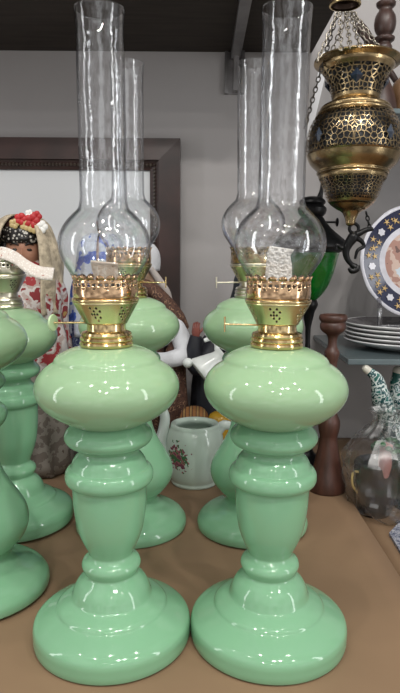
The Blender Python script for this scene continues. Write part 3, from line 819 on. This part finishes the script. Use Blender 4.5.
# small white creamer lying among the dolls
cY = 1.16
cp = at(213, 362, cY)
cr = thing('china_creamer', 'small white china creamer tipped over among the dolls beside the back lamp font', 'creamer', cp)
lathe('bowl', [(.0, -.034), (.026, -.034), (.030, -.032), (.027, -.018), (.020, .000), (.015, .016), (.017, .026), (.014, .024), (.011, .014), (.0, .0)], WHITE, cr, 40, 3)
tube('handle', [(-.013, 0, .020), (-.024, 0, .028), (-.038, 0, .026), (-.044, 0, .012), (-.040, 0, .000)][:4], [.005, .0055, .005, .004], WHITE, cr, 12, 4)
v, f = sphere_data((-.030, -.004, -.040), .010, 16, 10)
mesh_obj('knob', v, f, WHITE, cr)
cr.rotation_euler = (R(-8), R(52), 0)

# ------------------------------------------------------------------ dolls
def head_mesh(r):
    """egg-shaped head with brow, nose, lips and chin; looks along -Y"""
    v, f = [], []
    seg, rings = 40, 28
    prof = [(math.sin(PI * i / rings), -math.cos(PI * i / rings)) for i in range(rings + 1)]
    prof[0] = (0, -1); prof[-1] = (0, 1)
    v, f = lathe_data(prof, seg)
    out = []
    for x, y, z in v:
        w = 1.0 - .16 * max(0, -z) ** 1.3           # narrower jaw
        X, Y, Z = x * .80 * w, y * .92 * (1 - .06 * max(0, -z)), z * 1.12
        if y < 0:
            g = lambda cx, cz, sx, sz: math.exp(-((x - cx) / sx) ** 2 - ((z - cz) / sz) ** 2)
            Y -= .26 * g(0, -.16, .12, .14) + .12 * g(0, .04, .09, .18)
            Y -= .08 * g(0, -.52, .22, .08) + .07 * g(0, -.82, .25, .14) - .05 * g(0, -.40, .18, .05)
            Y += .10 * (g(.32, .10, .18, .12) + g(-.32, .10, .18, .12))
            Y -= .05 * (g(.34, -.25, .25, .2) + g(-.34, -.25, .25, .2))
        out.append((X * r, Y * r, Z * r))
    return out, f
def doll_body(parent, hz, r, skin, torso, foot=0.0):
    """one continuous body: legs column, torso, neck and head"""
    hv, hf = head_mesh(r)
    hv = [(x, y, z + hz) for x, y, z in hv]
    tv, tf = lathe_data([(0, foot), (torso * .85, foot), (torso * .75, hz * .35), (torso * .8, hz * .62), (torso * 1.1, hz * .74), (torso, hz - 1.75 * r), (r * .45, hz - 1.40 * r), (r * .38, hz - 1.1 * r), (r * .4, hz - .6 * r)], 28, 1, .75)
    o = mesh_obj('body', *merge([(hv, hf), (tv, tf)]), skin, parent)
    return o
def face(parent, hz, r, lip=(.30, .03, .04), brow=True):
    E = mat('painted_eye', (.02, .014, .012), rough=.15); Lm = mat('painted_lip', lip, rough=.35)
    for s in (-1, 1):
        mesh_obj('eye', *sphere_data((s * .28 * r, -.80 * r, hz + .10 * r), .11 * r, 12, 8, 1, .5, .55), E, parent)
        if brow:
            tube('eyebrow', [(s * .12 * r, -.88 * r, hz + .28 * r), (s * .28 * r, -.86 * r, hz + .36 * r), (s * .46 * r, -.74 * r, hz + .30 * r)], [.025 * r, .045 * r, .02 * r], HAIR, parent, 8, 4)
    mesh_obj('mouth', *sphere_data((0, -.90 * r, hz - .57 * r), .16 * r, 12, 8, 1.1, .5, .42), Lm, parent)
def robe(name, parent, prof, m, folds=9, amp=.06, sx=1, sy=.8, thick=.002, seg=72):
    pr = [tuple(p) for p in catmull(prof, 4)]
    zmax = max(z for r, z in pr); zmin = min(z for r, z in pr)
    v, f = lathe_data(pr, seg, sx, sy)
    out = []
    for x, y, z in v:
        a = math.atan2(y, x); t = 1 - (z - zmin) / (zmax - zmin)
        k = 1 + amp * t * (math.sin(a * folds + 2 * math.sin(z * 20)) + .5 * math.sin(a * (folds * 2 + 1) + z * 30))
        out.append((x * k, y * k, z))
    o = mesh_obj(name, out, f, m, parent, sharp=80)
    s = o.modifiers.new('thickness', 'SOLIDIFY'); s.thickness = thick
    return o
def drape(name, parent, path, a0, a1, m, n=28, ruff=.03, sx=1, sy=1, thick=.003, seed=1):
    """cloth hung round the head: path of (radius, height), swept from angle a0 to a1 round the back"""
    pr = catmull(path, 5); v, f = [], []
    for (r, z) in pr:
        for k in range(n + 1):
            a = a0 + (a1 - a0) * k / n
            q = r * (1 + ruff * noise.noise(Vector((a * 3, z * 18, seed))) + ruff * .5 * math.sin(a * 14 + z * 30))
            v.append((q * math.cos(a) * sx, q * math.sin(a) * sy, z))
    for i in range(len(pr) - 1):
        for k in range(n): f.append((i * (n + 1) + k, i * (n + 1) + k + 1, (i + 1) * (n + 1) + k + 1, (i + 1) * (n + 1) + k))
    o = mesh_obj(name, v, f, m, parent, sharp=80)
    s = o.modifiers.new('thickness', 'SOLIDIFY'); s.thickness = thick
    return o

LACE = pattern_mat('grey_lace_cloth', [(0, (.075, .055, .045)), (.3, (.17, .14, .12)), (.5, (.28, .25, .22)), (.75, (.12, .085, .07))], scale=55, kind='noise', bump=.6)
VEIL = mat('cream_gold_veil', (.56, .47, .34), rough=.8, var=.45, scale=90, bump=.9, bscale=260)
BEAD = pattern_mat('black_and_silver_beads', [(0, (.55, .53, .48)), (.30, (.30, .28, .25)), (.38, (.012, .010, .010))], scale=150, rough=.35, bump=.8)
REDV = pattern_mat('red_and_white_brocade', [(0, (.30, .03, .035)), (.42, (.42, .33, .30)), (.50, (.56, .52, .50)), (.60, (.22, .025, .03)), (.72, (.40, .26, .08))], scale=42, kind='noise', bump=.5)
BLUEW = pattern_mat('blue_flowered_white_cloth', [(0, (.03, .07, .34)), (.40, (.05, .11, .45)), (.47, (.48, .53, .62)), (.62, (.58, .62, .68)), (.68, (.10, .18, .50))], scale=34, kind='noise', bump=.3)
NAVYP = pattern_mat('navy_scroll_cloth', [(0, (.012, .02, .075)), (.47, (.20, .24, .32)), (.515, (.016, .026, .10)), (.60, (.12, .15, .24)), (.64, (.010, .018, .07))], scale=60, kind='noise', bump=.3)
BROWNP = pattern_mat('brown_speckled_cloth', [(0, (.055, .022, .015)), (.35, (.10, .045, .028)), (.48, (.055, .025, .018)), (.56, (.30, .17, .10)), (.60, (.07, .03, .02))], scale=95, kind='noise', bump=.5)
DARKC = mat('black_navy_cloth', (.010, .011, .018), rough=.6, var=.4, scale=40, bump=.5)
REDB = mat('red_blossom', (.50, .012, .016), rough=.5, var=.3); GOLDC = mat('pale_gold_trim', (.60, .45, .20), rough=.35, var=.3); WHITEB = mat('white_blossom', (.78, .77, .74), rough=.5)

# bride doll at the left
D1 = 1.19
h1 = at(23, 253, D1)
bride = thing('costume_doll', 'bride doll with black beaded headband, red and white blossoms and cream veil', 'doll', (h1.x, D1, .0011), R(14))
hz, hr = h1.z, .047
doll_body(bride, hz, hr, SKIN, .055)
face(bride, hz, hr)
rb = robe('robe', bride, [(.092, .003), (.090, .10), (.086, .22), (.076, .32), (.070, .37), (.062, .405), (.030, .425)], LACE, 11, .05)
drape('shawl', bride, [(.024, .432), (.056, .418), (.074, .39), (.080, .33), (.084, .27), (.088, .21)], R(-175), R(165), REDV, 48, .10, 1, .85, seed=4)
hb = lathe('headband', [(hr * .80, hz + .36 * hr), (hr * .86, hz + .40 * hr), (hr * .90, hz + .70 * hr), (hr * .86, hz + .98 * hr), (hr * .78, hz + 1.02 * hr)], BEAD, bride, 48, 3, 1, 1.12, thick=.002)
lathe('cap', [(hr * .80, hz + .95 * hr), (hr * .72, hz + 1.22 * hr), (hr * .45, hz + 1.42 * hr), (0, hz + 1.48 * hr)], mat('dark_red_brown_cap', (.07, .022, .018), rough=.6, var=.3), bride, 40, 3, 1, 1.1)
bl = []
def petals(cx, cy, cz, s): return [sphere_data((cx + s * .7 * math.cos(a), cy, cz + s * .7 * math.sin(a)), s * .7, 10, 6, 1, .5, 1) for a in (0, 1.26, 2.5, 3.77, 5.0)]
for i, (x, z, s, m_) in enumerate(((.000, 1.30, .009, REDB), (.020, 1.24, .011, REDB), (.028, 1.42, .008, REDB), (.008, 1.08, .008, GOLDC), (.022, 1.00, .009, GOLDC), (.037, 1.02, .009, WHITEB), (.016, 1.52, .006, WHITEB), (-.012, 1.12, .007, GOLDC))):
    mesh_obj('blossom', *merge(petals(x, -hr * 1.0, hz + hr * z, s)), m_, bride)
drape('hair', bride, [(hr * .80, hz + .62 * hr), (hr * .90, hz + .1 * hr), (hr * .93, hz - .6 * hr), (hr * .95, hz - 1.6 * hr)], R(-38), R(218), HAIR, 40, .05, 1, 1.1, seed=3)
drape('veil', bride, [(.004, hz + 1.56 * hr), (hr * .60, hz + 1.50 * hr), (hr * 1.05, hz + 1.15 * hr), (hr * 1.36, hz + .5 * hr), (hr * 1.58, hz - .3 * hr), (hr * 1.58, hz - 1.1 * hr), (hr * 1.50, hz - 1.9 * hr), (hr * 1.5, hz - 2.5 * hr)], R(-62), R(232), VEIL, 48, .07, 1, 1.1, .004, seed=2)
lathe('collar', [(.030, hz - 1.75 * hr), (.042, hz - 1.60 * hr), (.036, hz - 1.4 * hr), (.026, hz - 1.30 * hr)], mat('olive_gold_collar', (.36, .30, .14), rough=.5, var=.4, scale=90), bride, 40, 3)

# doll in blue and white
D2 = 1.25
h2 = at(101, 254, D2)
d2 = thing('costume_doll', 'doll wrapped in blue and white flowered cloth behind the front lamp with the short wick', 'doll', (h2.x, D2, .0011), 0)
hz, hr = h2.z - .012, .040
doll_body(d2, hz, hr, SKIN_PALE, .05); face(d2, hz, hr)
robe('robe', d2, [(.072, .003), (.072, .10), (.070, .20), (.067, .29), (.062, .33), (.058, hz - 1.6 * hr), (.028, hz - 1.2 * hr)], NAVYP, 9, .05, sy=.85)
drape('headscarf', d2, [(.004, hz + 1.30 * hr), (hr * .7, hz + 1.25 * hr), (hr * 1.05, hz + .9 * hr), (hr * 1.2, hz + .2 * hr), (hr * 1.35, hz - .7 * hr), (hr * 1.55, hz - 1.6 * hr), (hr * 1.65, hz - 2.8 * hr), (hr * 1.7, hz - 3.9 * hr)], R(-87), R(267), BLUEW, 48, .06, 1, .9, seed=5)

# white-capped doll with the white sleeve
D3 = 1.36
h3 = at(141, 279, D3)
d3 = thing('costume_doll', 'doll in white cap and brown speckled waistcoat, white sleeve bent at elbow', 'doll', (h3.x, D3, .0011), R(-105))
hz, hr = h3.z, .040
doll_body(d3, hz, hr, SKIN_PALE, .05); face(d3, hz, hr)
drape('hair', d3, [(hr * .7, hz + .9 * hr), (hr * .92, hz + .4 * hr), (hr * .97, hz - .4 * hr), (hr * 1.0, hz - 1.2 * hr)], R(-50), R(230), mat('tan_hair', (.30, .19, .12), rough=.6, var=.4, scale=90, bump=.5), 40, .06, 1, 1.05, seed=8)
lathe('white_cap', [(hr * 1.02, hz + .45 * hr), (hr * 1.06, hz + .9 * hr), (hr * .98, hz + 1.5 * hr), (hr * .7, hz + 1.9 * hr), (0, hz + 2.05 * hr)], CREAM_CLOTH, d3, 40, 3, 1, 1.05, thick=.002)
robe('skirt', d3, [(.064, .003), (.064, .08), (.063, .17), (.064, .24), (.055, .27)], BROWNP, 10, .06, sy=.75)
robe('waistcoat', d3, [(.056, .235), (.060, .27), (.074, .305), (.080, .330), (.064, hz - 1.65 * hr), (.040, hz - 1.30 * hr), (.026, hz - 1.15 * hr)], BROWNP, 7, .02, sx=1.1, sy=.75)
tube('neckerchief', [(.030, .034, hz + .6 * hr), (.010, .046, hz - .1 * hr), (-.004, .058, hz - .7 * hr), (-.014, .066, hz - 1.3 * hr)], [.006, .009, .009, .005], mat('pale_neckerchief', (.50, .45, .42), rough=.8, var=.2, bump=.4), d3, 12, 4)
inv3 = Matrix.LocRotScale(d3.location, d3.rotation_euler, None).inverted()
tube('waistcoat_shoulder', [inv3 @ at(140, 282, D3 - .03), inv3 @ at(155, 292, D3 - .04), inv3 @ at(168, 305, D3 - .035), inv3 @ at(179, 318, D3 - .03), inv3 @ at(186, 328, D3 - .02)], [.016, .020, .020, .018, .010], BROWNP, d3, 18, 5, flat=.8)
A = [inv3 @ at(170, 318, D3 - .03), inv3 @ at(175, 326, D3 - .04), inv3 @ at(182, 342, D3 - .05), inv3 @ at(183, 354, D3 - .07), inv3 @ at(172, 359, D3 - .09), inv3 @ at(160, 360, D3 - .11), inv3 @ at(150, 358, D3 - .12)]
tube('sleeve', A, [.018, .020, .021, .020, .018, .016, .014], CREAM_CLOTH, d3, 20, 5)
HV = [inv3 @ at(151, 358, D3 - .12), inv3 @ at(143, 356, D3 - .125), inv3 @ at(138, 355, D3 - .128)]
hand = [tube_data(HV, [.008, .010, .008], 10, .6)]
for k in range(4):
    b0 = HV[2] + Vector((0, 0, .006 - .004 * k)); hand.append(tube_data([b0, b0 + Vector((-.010 - .002 * (k in (1, 2)), -.001, -.001)), b0 + Vector((-.017 - .003 * (k in (1, 2)), -.001, -.006))], [.0024, .0022, .0016], 8))
hand.append(tube_data([HV[1] + Vector((0, 0, .006)), HV[1] + Vector((-.008, -.002, .013)), HV[1] + Vector((-.014, -.003, .014))], [.003, .0026, .0018], 8))
mesh_obj('hand', *merge(hand), SKIN_PALE, d3)

# dark-cloaked doll
D4 = 1.38
h4 = at(252, 289, D4)
d4 = thing('costume_doll', 'doll in black cloak half hidden behind the back lamp near the teapot', 'doll', (h4.x, D4, .0011), R(165))
hz, hr = h4.z, .036
doll_body(d4, hz, hr, SKIN_PALE, .05); face(d4, hz, hr)
robe('cloak', d4, [(.098, .003), (.094, .10), (.088, .20), (.078, .28), (.066, .315), (.055, hz - 1.5 * hr), (.026, hz - 1.15 * hr)], DARKC, 9, .06, sy=.7)
drape('headscarf', d4, [(.004, hz + 1.32 * hr), (hr * .7, hz + 1.22 * hr), (hr * 1.08, hz + .8 * hr), (hr * 1.22, hz), (hr * 1.5, hz - .9 * hr), (hr * 1.9, hz - 1.7 * hr), (hr * 2.1, hz - 2.4 * hr)], R(-70), R(250), mat('blue_black_scarf', (.022, .030, .040), rough=.7, var=.6, scale=120, bump=.6), 48, .05, 1, .9, seed=6)
inv4 = Matrix.LocRotScale(d4.location, d4.rotation_euler, None).inverted()
tube('sleeve', [inv4 @ at(224, 322, D4 - .03), inv4 @ at(210, 352, D4 - .06), inv4 @ at(197, 366, D4 - .09), inv4 @ at(194, 350, D4 - .10), inv4 @ at(196, 336, D4 - .10)], [.022, .024, .022, .017, .013], DARKC, d4, 18, 5)
hb0 = inv4 @ at(196, 334, D4 - .10)
REDH = mat('ruddy_doll_hand', (.20, .055, .04), rough=.5, var=.2)
hand = [tube_data([hb0 + Vector((0, 0, -.006)), hb0 + Vector((0, 0, .004)), hb0 + Vector((0, 0, .014))], [.0075, .010, .0085], 10, .6)]
for k in range(4):
    b0 = hb0 + Vector((.006 - .004 * k, 0, .013)); e = .010 + .002 * (k in (1, 2))
    hand.append(tube_data([b0, b0 + Vector((0, -.002, e * .6)), b0 + Vector((0, -.007, e))], [.0025, .0023, .0017], 8))
hand.append(tube_data([hb0 + Vector((-.006, 0, .002)), hb0 + Vector((-.012, -.002, .008)), hb0 + Vector((-.014, -.004, .014))], [.003, .0026, .0018], 8))
mesh_obj('hand', *merge(hand), REDH, d4)

def fold(name, doll, px, Y, r, ytop, m):
    p = on_table(px, Y) ; inv = Matrix.LocRotScale(doll.location, doll.rotation_euler, None).inverted()
    h = at(px, ytop, Y).z
    o = robe(name, doll, [(r, .003), (r * .97, h * .3), (r * .8, h * .65), (r * .5, h * .92), (.004, h)], m, 5, .10, 1, .8, .0015, 40)
    q = inv @ Vector((p.x, Y, .0011)); o.location = q
fold('skirt_fold', d3, 174, 1.33, .042, 340, BROWNP)
fold('cloak_fold', d4, 205, 1.345, .036, 336, DARKC)
# small ornaments behind the teapot
def ornament(name, label, cat, px, py, Y, prof, m, rot=(0, 0, 0), seg=32):
    p = at(px, py, Y)
    o = lathe(name, prof, m, None, seg, 3, sharp=60); o.location = p; o.rotation_euler = rot
    return tag(o, label, cat)
STRIPE = pattern_mat('striped_wrap', [(0, (.30, .13, .04)), (.45, (.012, .014, .016)), (.62, (.10, .025, .018)), (.8, (.34, .20, .07))], scale=22, kind='wave', bump=.3)
stk = ornament('striped_jar', 'small orange and black striped jar behind the teapot rim', 'jar', 194, 424, 1.235, [(0, -.10), (.028, -.10), (.033, -.08), (.034, -.04), (.032, -.005), (.026, .012), (.018, .020), (0, .022)], STRIPE)
YEL = mat('yellow_glaze', (.56, .33, .03), rough=.25, var=.25, scale=30)
p = on_table(219, 1.225)
o = lathe('yellow_jar', [(0, 0), (.026, 0), (.026, .03), (.028, .07), (.026, .095), (.021, .108), (.012, .114), (0, .116)], YEL, None, 32, 3, sharp=60)
o.location = (p.x, p.y, .0011); tag(o, 'small yellow glazed jar peeping over the teapot handle', 'jar')
p = on_table(194, 1.235); stk.location = (p.x, p.y, .1011 + .0)
# brown cloth bundle under the white-sleeved doll
# ------------------------------------------------------------------ wrapped goods at the right
EN = pattern_mat('teal_paisley_enamel', [(0, (.012, .080, .070)), (.36, (.02, .12, .10)), (.43, (.55, .62, .60)), (.50, (.015, .07, .075)), (.58, (.50, .58, .58)), (.63, (.03, .14, .13))], scale=62, kind='noise', rough=.2, bump=.1)
LIP = mat('cream_enamel_lip', (.62, .60, .52), rough=.25)
TABZ = -.0195
def ewer(label, Y, bpx, pts, radii, lip_px, group=None):
    p = on_table(bpx, Y, TABZ)
    e = thing('enamel_ewer', label, 'ewer', (p.x, Y, TABZ), 0, 'teal enamel ewers')
    lathe('body', [(0, 0), (.034, 0), (.036, .004), (.028, .014), (.040, .040), (.052, .075), (.050, .105), (.034, .130), (.020, .146), (.018, .155), (.022, .162), (0, .163)], EN, e, 48, 3)
    L = [at(x, y, yy) - e.location for x, y, yy in pts]
    tube('spout', L, radii, EN, e, 18, 5)
    d = (L[-1] - L[-2]).normalized()
    lp = tube('lip', [L[-1] - d * .002, L[-1] + d * .006, L[-1] + d * .011], [radii[-1] * 1.12, radii[-1] * 1.05, radii[-1] * .7], LIP, e, 18, 3)
    lp['label'] = 'cream pouring lip'
    return e
ewer('teal paisley enamel ewer with long curved spout rising out of the plastic wrap', 1.16, 402, [(397, 440, 1.15), (389, 422, 1.14), (383, 405, 1.13), (380, 392, 1.12), (375.5, 377, 1.12), (368, 370.5, 1.12)], [.018, .0205, .0205, .0165, .0110, .0070], None)
ewer('teal enamel ewer with upright spout at the right edge above the plastic wrap', 1.26, 424, [(412, 440, 1.24), (404, 412, 1.22), (397, 394, 1.21), (397, 380, 1.21), (399, 372, 1.21)], [.02, .02, .016, .0125, .012], None)

BY = 1.03
bp_ = on_table(385, BY, TABZ)
bag = thing('plastic_wrap', 'clear plastic wrap bundled round dark cups at the right edge', 'plastic wrap', (bp_.x, BY, TABZ))
# film: closed crumpled skin
prof = [(0, .004), (.046, .002), (.060, .014), (.068, .045), (.074, .080), (.076, .105), (.066, .130), (.048, .150), (.030, .168), (.026, .180), (.034, .192)]
pr = [tuple(p) for p in catmull(prof, 5)]
v, f = lathe_data(pr, 64)
out = []
for x, y, z in v:
    a = math.atan2(y, x)
    k = 1 + .16 * noise.noise(Vector((math.cos(a) * 2.2, math.sin(a) * 2.2, z * 22))) + .07 * noise.noise(Vector((math.cos(a) * 7, math.sin(a) * 7, z * 60))) + (.10 * math.sin(a * 9) if z > .15 else .03 * math.sin(a * 11 + z * 60))
    out.append((x * k, y * k, max(z + .012 * noise.noise(Vector((a, z * 9, 4))), .0004)))
fm_ = mesh_obj('film', out, f, PLASTIC, bag, sharp=18)
fm_['label'] = 'crumpled clear film'
s = fm_.modifiers.new('thickness', 'SOLIDIFY'); s.thickness = .0004
bag.location = (bp_.x, BY, TABZ)
DCUP = mat('dark_grey_glaze', (.030, .031, .034), rough=.25, var=.4, scale=30)
def cup_thing(label, px, Y, r, h, m, rot=0):
    p = on_table(px, Y, TABZ)
    c = thing('cup', label, 'cup', (p.x, Y, TABZ + .001), rot)
    lathe('bowl', [(0, 0), (r * .7, 0), (r * .75, .004), (r, h * .35), (r, h * .8), (r * .94, h), (r * .88, h), (r * .9, h * .6), (r * .6, .01), (0, .009)], m, c, 40, 3)
    tube('handle', [(-r * .9, 0, h * .82), (-r * 1.22, 0, h * .84), (-r * 1.28, 0, h * .6), (-r * .95, 0, h * .42)], .0022, GOLDC, c, 10, 4)
    return c
cup_thing('dark glazed cup with gold handle inside the plastic wrap', 374, 1.030, .038, .098, DCUP, R(20))
cup_thing('dark green cup inside the plastic wrap, nearest the right edge', 405, 1.055, .026, .088, mat('dark_green_glaze', (.012, .040, .025), rough=.25, var=.4), R(160))
pk = on_table(383, 1.045, TABZ)
pv = thing('pink_vase', 'small pink glass vase with green leafy collar inside the plastic wrap', 'vase', (pk.x, 1.045 - .05, TABZ + .06))
pv.location = at(384, 478, 1.0)
lathe('body', [(0, 0), (.006, 0), (.010, .012), (.012, .030), (.010, .048), (.012, .060), (.008, .062), (0, .05)], mat('pink_glass', (.42, .20, .19), rough=.08, var=.2), pv, 32, 3)
lv = []
for k in range(12):
    a = 2 * PI * k / 12
    lv.append(sphere_data((.020 * math.cos(a), .016 * math.sin(a), .058 + .008 * math.sin(a * 2)), .0065, 8, 6, 1, 1, .7))
gcol = mesh_obj('leaf_collar', *merge(lv), mat('leaf_green', (.02, .11, .035), rough=.4, var=.4, scale=90), pv)
gcol['label'] = 'green leafy collar'
# patterned card by the wrap
cdp = at(396, 533, .92)
CARD = pattern_mat('patterned_card', [(0, (.06, .07, .13)), (.46, (.40, .41, .46)), (.54, (.07, .08, .15)), (.60, (.48, .48, .50))], scale=190, kind='noise', rough=.5, bump=0)
cx_ = ground(388, 540, TABZ)
p1, p2, p3, p4 = ground(389, 536, TABZ), ground(403, 521, TABZ), ground(420, 540, TABZ), ground(404, 561, TABZ)
z0, z1 = TABZ + .0003, TABZ + .006
v = [(p.x, p.y, z0) for p in (p1, p2, p3, p4)] + [(p.x, p.y, z1) for p in (p1, p2, p3, p4)]
o = mesh_obj('patterned_card', v, [(0, 1, 2, 3), (4, 5, 6, 7), (0, 1, 5, 4), (1, 2, 6, 5), (2, 3, 7, 6), (3, 0, 4, 7)], CARD, None, smooth=False)
tag(o, 'navy and white patterned card on the lower table, in front of the plastic wrap', 'card')

# ------------------------------------------------------------------ light
w = bpy.data.worlds.new('shop'); sc.world = w; w.use_nodes = True
nt = w.node_tree; bg = nt.nodes['Background']
tc = nt.nodes.new('ShaderNodeTexCoord')
n = nt.nodes.new('ShaderNodeTexNoise'); n.inputs['Scale'].default_value = 3.2; n.inputs['Detail'].default_value = 3
nt.links.new(tc.outputs['Generated'], n.inputs['Vector'])
r = nt.nodes.new('ShaderNodeValToRGB')
els = r.color_ramp.elements
els[0].position = .36; els[0].color = (.16, .14, .125, 1)
els[1].position = .62; els[1].color = (1, 1, 1, 1)
e = els.new(.5); e.color = (.48, .46, .45, 1)
nt.links.new(n.outputs['Fac'], r.inputs['Fac'])
sx = nt.nodes.new('ShaderNodeSeparateXYZ'); nt.links.new(tc.outputs['Generated'], sx.inputs[0])
mr = nt.nodes.new('ShaderNodeMapRange'); mr.inputs['From Min'].default_value = .3; mr.inputs['From Max'].default_value = -.8
mr.inputs['To Min'].default_value = .25; mr.inputs['To Max'].default_value = 1.25
nt.links.new(sx.outputs[1], mr.inputs['Value'])
mm = nt.nodes.new('ShaderNodeVectorMath'); mm.operation = 'SCALE'
nt.links.new(r.outputs['Color'], mm.inputs[0]); nt.links.new(mr.outputs['Result'], mm.inputs['Scale'])
nt.links.new(mm.outputs[0], bg.inputs['Color'])
bg.inputs['Strength'].default_value = 0.62
def area(name, locn, target, size, power, colr=(1, .97, .92), sy=None):
    power *= .75
    l = bpy.data.lights.new(name, 'AREA'); l.energy = power; l.color = colr; l.size = size
    if sy: l.shape = 'RECTANGLE'; l.size_y = sy
    o = bpy.data.objects.new(name, l); col.objects.link(o); o.location = locn
    o.rotation_euler = (Vector(target) - Vector(locn)).to_track_quat('-Z', 'Y').to_euler()
    return o
T = (0, .8, .25)
for lx, ly, pw, sz in ((.22, -.35, 6.0, .06), (.42, -.30, 5.0, .05), (-.55, -.05, 3.0, .05), (-.25, -.95, 4.0, .06), (.95, -.35, 3.5, .05), (-.12, .28, 2.6, .045),
                       (.60, .30, 2.4, .045), (-.95, .35, 1.6, .045), (.15, -1.5, 4.5, .08)):
    area('ceiling_lamp', (lx, ly, 1.75), T, sz * .8, pw, (1, .97, .92))
area('added_side_light', (-1.7, .25, .55), (0, .7, .4), .16, 4.8, (.98, .99, 1), 1.7)  # both tall side lights are added, for chimney streaks and side fill
area('added_side_light', (1.75, -.1, .60), (0, .7, .4), .18, 6.5, (.98, .99, 1), 1.7)

sc.cycles.transparent_max_bounces = 32
sc.cycles.max_bounces = 14
sc.cycles.glossy_bounces = 6
sc.view_settings.view_transform = 'Standard'
sc.view_settings.look = 'None'
sc.view_settings.gamma = 1
sc.view_settings.use_curve_mapping = False
sc.view_settings.exposure = 0.62
